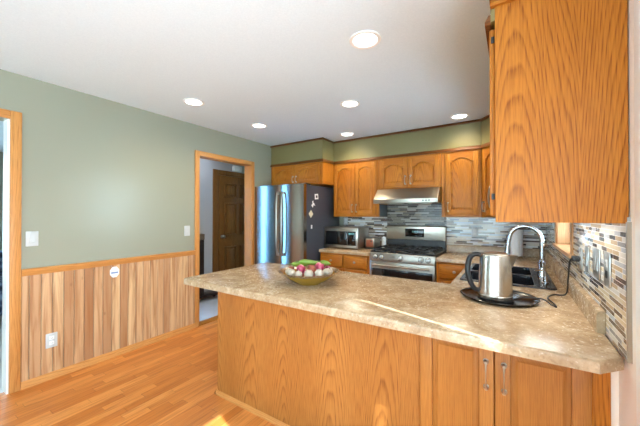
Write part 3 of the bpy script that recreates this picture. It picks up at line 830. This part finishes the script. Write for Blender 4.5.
# ------------------------------------------------------------------ sink and faucet
t = thing('sink', 'black double-bowl drop-in sink in the worktop by the window', 'sink', (0, 0, Z))
b1 = arc(-.255, 2.43, .04, 180, 270) + arc(.08, 2.43, .04, 270, 360) + arc(.08, 2.72, .04, 0, 90) + arc(-.255, 2.72, .04, 90, 180)
b2 = [(x, 2.43+.405+(y-2.43)) for x, y in b1]
rim = arc(SX0+.03, SY0+.03, .03, 180, 270) + arc(SX1-.03, SY0+.03, .03, 270, 360) + arc(SX1-.03, SY1-.03, .03, 0, 90) + arc(SX0+.03, SY1-.03, .03, 90, 180)
m = MB(); m.prism(rim, .0005, .009, 'z', hole=[b1, b2], top_bev=.004); m.build('rim', m_sink, t)
for bb in (b1, b2):
    tmp = bmesh.new(); n = len(bb)
    cx = sum(p[0] for p in bb)/n; cy = sum(p[1] for p in bb)/n
    lv = [(1., .008), (.985, -.02), (.95, -.17), (.85, -.19)]
    rg = [[tmp.verts.new((cx+(x-cx)*s, cy+(y-cy)*s, z)) for x, y in bb] for s, z in lv]
    for A, C in zip(rg, rg[1:]):
        for k in range(n): j = (k+1) % n; tmp.faces.new((A[k], A[j], C[j], C[k]))
    tmp.faces.new(rg[-1])
    m = MB(); m.merge(tmp); o = m.build('basin', m_sink, t)
    for p in o.data.polygons: p.flip()
    m = MB(); m.lathe([(0, -.187), (.035, -.187), (.04, -.1895), (0, -.1895)], (cx, cy, 0), 20); m.build('drain', m_chrome, o)
t = thing('faucet', 'tall chrome gooseneck faucet behind the sink', 'faucet', (.185, 2.78, Z+.009))
m = MB(); m.lathe([(0, 0), (.028, 0), (.028, .006), (.026, .012), (.026, .11), (.018, .12), (0, .12)], n=24); m.build('base', m_chrome, t)
P = [(0, 0, .11), (0, 0, .20), (0, 0, .27)] + [(-.105+.105*math.cos(R(a)), 0, .27+.105*math.sin(R(a))) for a in (30, 60, 90, 120, 150)] + [(-.212, 0, .262), (-.217, 0, .235)]
P = [(x, -x*-.0, z) for x, y, z in P]
m = MB(); m.tube(spline(P, 6), .0155, 14); m.build('spout', m_chrome, t)
m = MB(); m.tube([(-.216, 0, .238), (-.222, 0, .17), (-.223, 0, .145)], [.0165, .020, .021], 14); m.build('spray_head', m_chrome, t)
m = MB(); m.tube([(0, -.02, .075), (0, -.045, .085), (.0, -.075, .125)], [.009, .007, .006], 10); m.build('lever', m_chrome, t)
t.rotation_euler = (0, 0, R(-8))
t = thing('soap_dispenser', 'small dark soap pump beside the faucet on the sink rim', 'soap dispenser', (.185, 2.52, Z+.009))
m = MB(); m.lathe([(0, 0), (.02, 0), (.02, .006), (.013, .01), (.011, .045), (0, .046)], n=18); m.build('collar', m_chrome, t)
m = MB(); m.tube([(0, 0, .04), (0, 0, .075), (-.012, 0, .085), (-.06, 0, .08)], .006, 10); m.build('nozzle', m_chrome, t)

# ------------------------------------------------------------------ kettle, tray, cord
tx, ty = -.07, 1.965
t = thing('tray', 'round black tray under the electric kettle', 'tray', (tx, ty, Z))
m = MB(); m.lathe([(0, 0), (.165, 0), (.178, .004), (.192, .015), (.194, .017), (.190, .018), (.176, .009), (.165, .006), (0, .006)], n=64)
m.build('dish', plain('black_lacquer', srgb(22, 21, 22), .16), t)
kx, ky = -.082, 1.915
t = thing('electric_kettle', 'brushed steel electric kettle with black handle standing on the round tray', 'kettle', (kx, ky, Z+.006), R(15))
m = MB(); m.lathe([(0, 0), (.084, 0), (.087, .003), (.087, .007), (.08, .010), (0, .010)], n=40); m.build('power_base', m_blackpl, t)
m = MB()
prof = [(0, .011), (.084, .011), (.0855, .014), (.0855, .028), (.084, .030), (.0815, .10), (.0775, .18), (.073, .24), (.071, .247), (.066, .249), (0, .249)]
m.lathe(prof, n=48)
m.build('body', brushed('brushed_kettle_steel', srgb(208, 203, 196), .25, (1., 1., 160.), .04), t)
m = MB()                                                     # pouring lip at the rim, pointing right
tmp = bmesh.new(); A = []
for k in range(9):
    a = R(-34+68*k/8); A.append((.0725*math.cos(a), .0725*math.sin(a)))
top = [tmp.verts.new((x, y, .246)) for x, y in A]; low = [tmp.verts.new((x*1.03, y*1.03, .185)) for x, y in A]
tip = tmp.verts.new((.112, 0, .245)); tipl = tmp.verts.new((.0835, 0, .178))
for k in range(8):
    tmp.faces.new((top[k], top[k+1], tip)); tmp.faces.new((low[k+1], low[k], tipl))
for k in range(8): tmp.faces.new((top[k+1], top[k], low[k], low[k+1]))
tmp.faces.new((top[0], low[0], tipl, tip)); tmp.faces.new((low[8], top[8], tip, tipl))
m.merge(tmp); m.build('spout', m_steel, t)
m = MB(); m.lathe([(0, .249), (.064, .249), (.062, .256), (.03, .259), (0, .260)], n=36); m.build('lid', m_nickel, t)
hp = spline([(-.066, 0, .236), (-.095, 0, .246), (-.125, 0, .225), (-.138, 0, .165), (-.128, 0, .095), (-.103, 0, .052), (-.078, 0, .045)], 8)
m = MB(); m.tube(hp, [.011+.004*math.sin(PI*k/(len(hp)-1)) for k in range(len(hp))], 12); m.build('handle', m_blackpl, t)
KI = (Matrix.Translation((kx, ky, Z+.006)) @ Matrix.Rotation(R(15), 4, 'Z')).inverted() @ Matrix.Translation((0, 0, Z))
cp = spline([(kx+.088, ky+.01, .013), (.05, 1.955, .024), (.13, 1.97, .025), (.168, 1.935, .009), (.185, 1.915, .006), (.182, 1.98, .006), (.165, 2.10, .006), (.20, 2.2, .006), (.255, 2.19, .02), (.258, 2.13, .12), (.262, 2.10, .22), (.28, 2.09, .238), (.292, 2.09, .238)], 8)
m = MB(); m.tube(cp, .004, 8); m.bm.transform(KI); cord = m.build('power_cord', m_blackpl, t)
m = MB(); m.box(.268, XR-.0165, 2.072, 2.108, .222, .252, .006); m.bm.transform(KI); m.build('plug', m_blackpl, cord)

# ------------------------------------------------------------------ bowl of vegetables
bx, by = -1.188, 1.692
t = thing('bowl', 'wide olive bowl with patterned brown rim on the peninsula worktop', 'bowl', (bx, by, Z))
bb = NB('olive_glaze'); s_ = bb.sep(bb.obj()); n_ = bb.noise(bb.obj(), 55., 3.)
bb.set(Base_Color=bb.mix(bb.math('GREATER_THAN', bb.math('ADD', s_[2], bb.math('MULTIPLY', n_, .02)), .079), srgb(150, 112, 30), bb.ramp(n_, [(.4, srgb(92, 62, 44)), (.55, srgb(160, 130, 96)), (.62, srgb(80, 52, 38))])), Roughness=.22)
m = MB(); m.lathe([(0, 0), (.085, 0), (.09, .004), (.125, .022), (.165, .048), (.19, .07), (.211, .082), (.213, .086), (.206, .087), (.186, .076), (.16, .056), (.12, .03), (.085, .012), (0, .010)], n=56)
m.build('bowl_wall', bb.m, t)
m_bulb = speck('white_bulb', srgb(182, 168, 150), .2, 24, .5)
b = NB('pink_onion_skin'); n = b.noise(b.obj(), 30., 3.)
b.set(Base_Color=b.ramp(n, [(.35, srgb(140, 34, 64)), (.55, srgb(180, 66, 96)), (.7, srgb(214, 140, 150))]), Roughness=.35); m_pink = b.m
b = NB('green_pepper_skin'); n = b.noise(b.obj(), 12., 2.)
b.set(Base_Color=b.ramp(n, [(.35, srgb(90, 122, 32)), (.6, srgb(134, 156, 54)), (.75, srgb(172, 180, 92))]), Roughness=.3); m_green = b.m
m_brown = speck('red_brown_skin', srgb(150, 74, 52), .25, 25, .5)
m_stem = speck('dry_stem', srgb(150, 128, 84), .2, 40, .8)
m_gstem = speck('green_stem', srgb(84, 104, 40), .2, 40, .6)
def bulb(name, label, x, y, z, r, mat, rot, sq=.9, stem=m_stem):
    o = thing(name, label, 'vegetable', (bx+x, by+y, Z+z), 0, 'vegetables in the bowl')
    m = MB(); k = 9
    prof = [(0, -r*sq)] + [(r*math.sin(PI*i/k), -r*sq*math.cos(PI*i/k)) for i in range(1, k-1)] + [(r*.22, r*sq*1.0), (r*.12, r*sq*1.18), (0, r*sq*1.2)]
    m.lathe(prof, n=20); f = m.build('flesh', mat, o)
    m = MB(); m.tube([(0, 0, r*sq*1.15), (.1*r, 0, r*sq*1.35), (.25*r, .05*r, r*sq*1.5)], [r*.1, r*.08, r*.05], 8); m.build('stem', stem, o)
    o.rotation_euler = rot; return o
def pepper(name, label, x, y, z, L, r, rot, mat=None):
    o = thing(name, label, 'vegetable', (bx+x, by+y, Z+z), 0, 'vegetables in the bowl')
    P = [(L*(k/10-.5), .10*L*math.sin(PI*k/10), 0) for k in range(11)]
    rr = [r*q for q in (.35, .8, 1, 1, .97, .92, .84, .74, .6, .42, .12)]
    m = MB(); m.tube(P, rr, 14); m.build('flesh', mat or m_green, o)
    m = MB(); m.tube([P[0], (P[0][0]-.014, -.002, .002), (P[0][0]-.024, -.001, .006)], [r*.25, r*.2, r*.18], 8); m.build('stem', m_gstem, o)
    o.rotation_euler = rot; return o
va = math.atan2(0-by, 0-bx)                                  # towards the camera
NA = ['far left', 'left', 'near left', 'front', 'near right', 'right', 'far right']
def ringpos(da, r): return r*math.cos(va+R(da)), r*math.sin(va+R(da))
ww = [(-84, .026, 'small white round bulb at the left end of the front row in the bowl'), (-57, .027, 'white round bulb second from left in the front row of the bowl'),
      (-30, .026, 'white round bulb third from left in the front row of the bowl'), (-1, .031, 'large white round bulb in the middle of the front row of the bowl'),
      (28, .031, 'large white round bulb right of the middle one in the front row'), (57, .029, 'white round bulb near the right end of the front row in the bowl'),
      (84, .026, 'small white round bulb at the right rim of the bowl')]
for k, (da, r, lb) in enumerate(ww):
    x, y = ringpos(da, .140); bulb('white_bulb', lb, x, y, .053+r*1.12, r, m_bulb, (random.uniform(-.6, .6), random.uniform(-.6, .6), k))
pk = [(-113, 'red-brown onion at the far left rim of the bowl', m_brown), (114, 'pink onion at the right rim behind the small white bulb', m_pink),
      (143, 'pink onion at the back rim of the bowl, behind the green peppers', m_pink), (172, 'red-brown onion at the middle of the back rim of the bowl', m_brown), (-158, 'pink onion at the back left rim of the bowl', m_pink)]
for k, (da, lb, mt) in enumerate(pk):
    x, y = ringpos(da, .142); bulb('red_onion', lb, x, y, .050+.028*1.12, .028, mt, (.3, .3*(-1)**k, k))
for k, (da, lb, mt) in enumerate([(-90, 'bright magenta onion behind the leftmost white bulbs in the bowl', m_pink), (-18, 'red-brown onion in the middle behind the white bulbs', m_brown),
                                  (54, 'pink onion behind the right white bulbs in the bowl', m_pink), (126, 'pink onion low on the right inside the bowl', m_pink), (198, 'pink onion low at the back inside the bowl', m_pink)]):
    x, y = ringpos(da, .075); bulb('red_onion', lb, x, y, .050, .034, mt, (.6, -.4+.3*k, k))
for k, (da, rr, r, z, lb, mt) in enumerate([(-56, .070, .030, .104, 'magenta onion lying on top of the heap at the left', m_pink), (20, .060, .028, .101, 'red-brown onion on top of the heap in the centre', m_brown),
                                   (86, .070, .035, .108, 'large pink onion lying on top of the heap at the right', m_pink)]):
    x, y = ringpos(da, rr); bulb('red_onion', lb, x, y, z, r, mt, (1.0, .3-.4*k, k*1.3))
vr = va + PI/2
x, y = ringpos(-128, .085); pepper('green_pepper', 'light green pepper leaning on the left of the heap', x, y, .117, .12, .017, (0, .14, vr+.35))
x, y = ringpos(172, .058); pepper('green_pepper', 'long green pepper lying across the top of the heap', x, y, .130, .16, .020, (0, .08, vr-.1))
x, y = ringpos(108, .120); pepper('green_pepper', 'short pale green pepper at the right of the heap', x, y, .130, .085, .017, (0, .1, vr-.5))

# ------------------------------------------------------------------ plates, outlets, small wall things
def plate(name, label, cat, x, y, z, w_, h_, kind, face, mat=m_platew, dark=None, grp=None):
    """face '+x' or '-x' or '-y': direction the plate looks"""
    rz = {'-y': 0, '+x': PI/2, '-x': -PI/2}[face]
    t = thing(name, label, cat, (x, y, z), rz, grp)
    m = MB(); m.box(-w_/2, w_/2, -.006, -.0003, -h_/2, h_/2, .003); p = m.build('plate', mat, t)
    n = max(1, round(w_/.075))
    for k in range(n):
        cx = (k-(n-1)/2)*.046
        if kind == 'switch':
            m = MB(); m.prism([(-.0055, -.033), (-.0105, -.030), (-.0065, .033), (-.0055, .033)], cx-.016, cx+.016, 'x'); m.build('rocker', mat, t)
        else:
            for s in (-1, 1):
                m = MB(); m.box(cx-.016, cx+.016, -.0082, -.0055, s*.021-.0145, s*.021+.0145, .002)
                rcp = m.build('receptacle', (dark if (dark and s < 0) else (m_white if mat is m_platew else m_platew)), t)
                m = MB()
                for q in (-.006, .006): m.box(cx+q-.0012, cx+q+.0012, -.0088, -.0080, s*.021-.004, s*.021+.006)
                m.box(cx-.002, cx+.002, -.0088, -.0080, s*.021-.010, s*.021-.006)
                m.build('slots', m_blackpl, rcp)
    return t
plate('light_switch', 'white wall switch plate on the green wall beside the left opening', 'light switch', XL, .731, 1.163, .075, .118, 'switch', '+x')
plate('light_switch', 'white wall switch plate beside the hall doorway casing', 'light switch', XL, 2.067, 1.165, .072, .118, 'switch', '+x')
plate('power_outlet', 'white double outlet low on the pine wainscot', 'outlet', XL+.012, .850, .321, .075, .118, 'outlet', '+x')
xt = XR-.008
plate('power_outlet', 'metal outlet plate nearest the sink window, with the black kettle plug', 'outlet', xt, 2.09, 1.118, .075, .118, 'outlet', '-x', m_grayplate)
plate('light_switch', 'metal switch plate second from the sink window on the mosaic tiles', 'light switch', xt, 1.925, 1.135, .075, .125, 'switch', '-x', m_grayplate)
plate('light_switch', 'metal double switch plate in the middle of the right wall tiles', 'light switch', xt, 1.735, 1.145, .12, .125, 'switch', '-x', m_grayplate)
plate('power_outlet', 'metal outlet plate with dark lower socket nearest the end of the tiled wall', 'outlet', xt, 1.56, 1.145, .085, .13, 'outlet', '-x', m_grayplate, m_blackpl)
plate('power_outlet', 'white outlet on the back tiles right of the range', 'outlet', -.391, YB-.008, 1.137, .072, .115, 'outlet', '-y')
plate('power_outlet', 'white outlet plate on the back tiles above the microwave', 'outlet', -2.195, YB-.008, 1.255, .072, .115, 'outlet', '-y')
t = thing('wall_sticker', 'white octagonal sticker with a blue band on the wainscot under the chair rail', 'sticker', (XL+.012, 1.309, .807), PI/2)
m = MB(); m.prism([(.042*math.cos(R(22.5+45*k)), .055*math.sin(R(22.5+45*k))) for k in range(8)], -.004, -.0004, 'y', bev=.001); m.build('disc', m_white, t)
m = MB(); m.box(-.030, .030, -.005, -.0036, -.013, .002); m.build('band', plain('blue_print', srgb(120, 150, 200), .5), t)
t = thing('door_chime', 'white chime box above the dark hall door', 'door chime', (hx, 3.68, 2.18), PI/2)
m = MB(); m.box(-.095, .095, -.05, -.0005, -.05, .05, .008); m.build('cover', m_white, t)
m = MB()
for k in range(5): m.box(-.07, .07, -.0515, -.0495, -.03+k*.013, -.026+k*.013)
m.build('grille', m_grayplate, t)

# hall and left room furniture
t = thing('shoe_bench', 'low dark wooden bench against the grey hall wall', 'bench', (-4.10, 2.93, 0))
m = MB(); m.box(-.08, .10, -.28, .28, .07, .105, .004); m.build('shelf', m_espresso, t)
for sx in (-.065, .085):
    for sy in (-.25, .25):
        m = MB(); m.box(sx-.018, sx+.018, sy-.018, sy+.018, 0, .07); m.build('leg', m_espresso, t)
t = thing('hall_stand', 'narrow dark wooden stand with woven top in the hall', 'stand', (-4.10, 2.86, .105))
m = MB(); m.box(-.08, .08, -.13, .03, 0, .86, .004); m.build('body', m_espresso, t)
m = MB(); m.box(-.085, .085, -.135, .035, .86, .95, .006); m.build('basket', speck('wicker', srgb(94, 76, 58), .4, 120, .8, bump=.5), t)
t = thing('sofa', 'dark blue patterned sofa in the room beyond the left opening', 'sofa', (-5.6, .9, 0))
m = MB(); m.box(-.4, .4, -.95, .35, .12, .42, .04, 3); m.build('base', m_sofa, t)
m = MB(); m.box(-.42, .42, .35, .47, .10, .62, .05, 3); m.build('arm', m_sofa, t)
m = MB(); m.box(-.42, .42, -1.07, -.95, .10, .62, .05, 3); m.build('arm', m_sofa, t)
m = MB(); m.box(-.48, -.30, -.95, .35, .40, .85, .05, 3); m.build('backrest', m_sofa, t)
m = MB(); m.box(-.30, .42, -.94, .34, .42, .54, .04, 3); m.build('seat_cushion', m_sofa, t)
for sx in (-.34, .34):
    for sy in (-.98, .38):
        m = MB(); m.box(sx-.025, sx+.025, sy-.025, sy+.025, 0, .12); m.build('leg', m_espresso, t)

# stacked blind added out of view at the patio door to shape the sun streak
t = thing('added_blind', 'unseen stack of white blind slats added at the patio door to shape the sunlight', 'blind', (.40, .86, 0))
m = MB(); m.box(-.02, .02, -.42, .32, 1.955, 1.998); m.build('head_rail', m_whitetrim, t)
for k in range(16):
    m = MB(); y0 = -.207+k*.0295; m.box(-.03, .03, y0, y0+.0292, .02, 1.955); m.build('slat', m_paper, t)
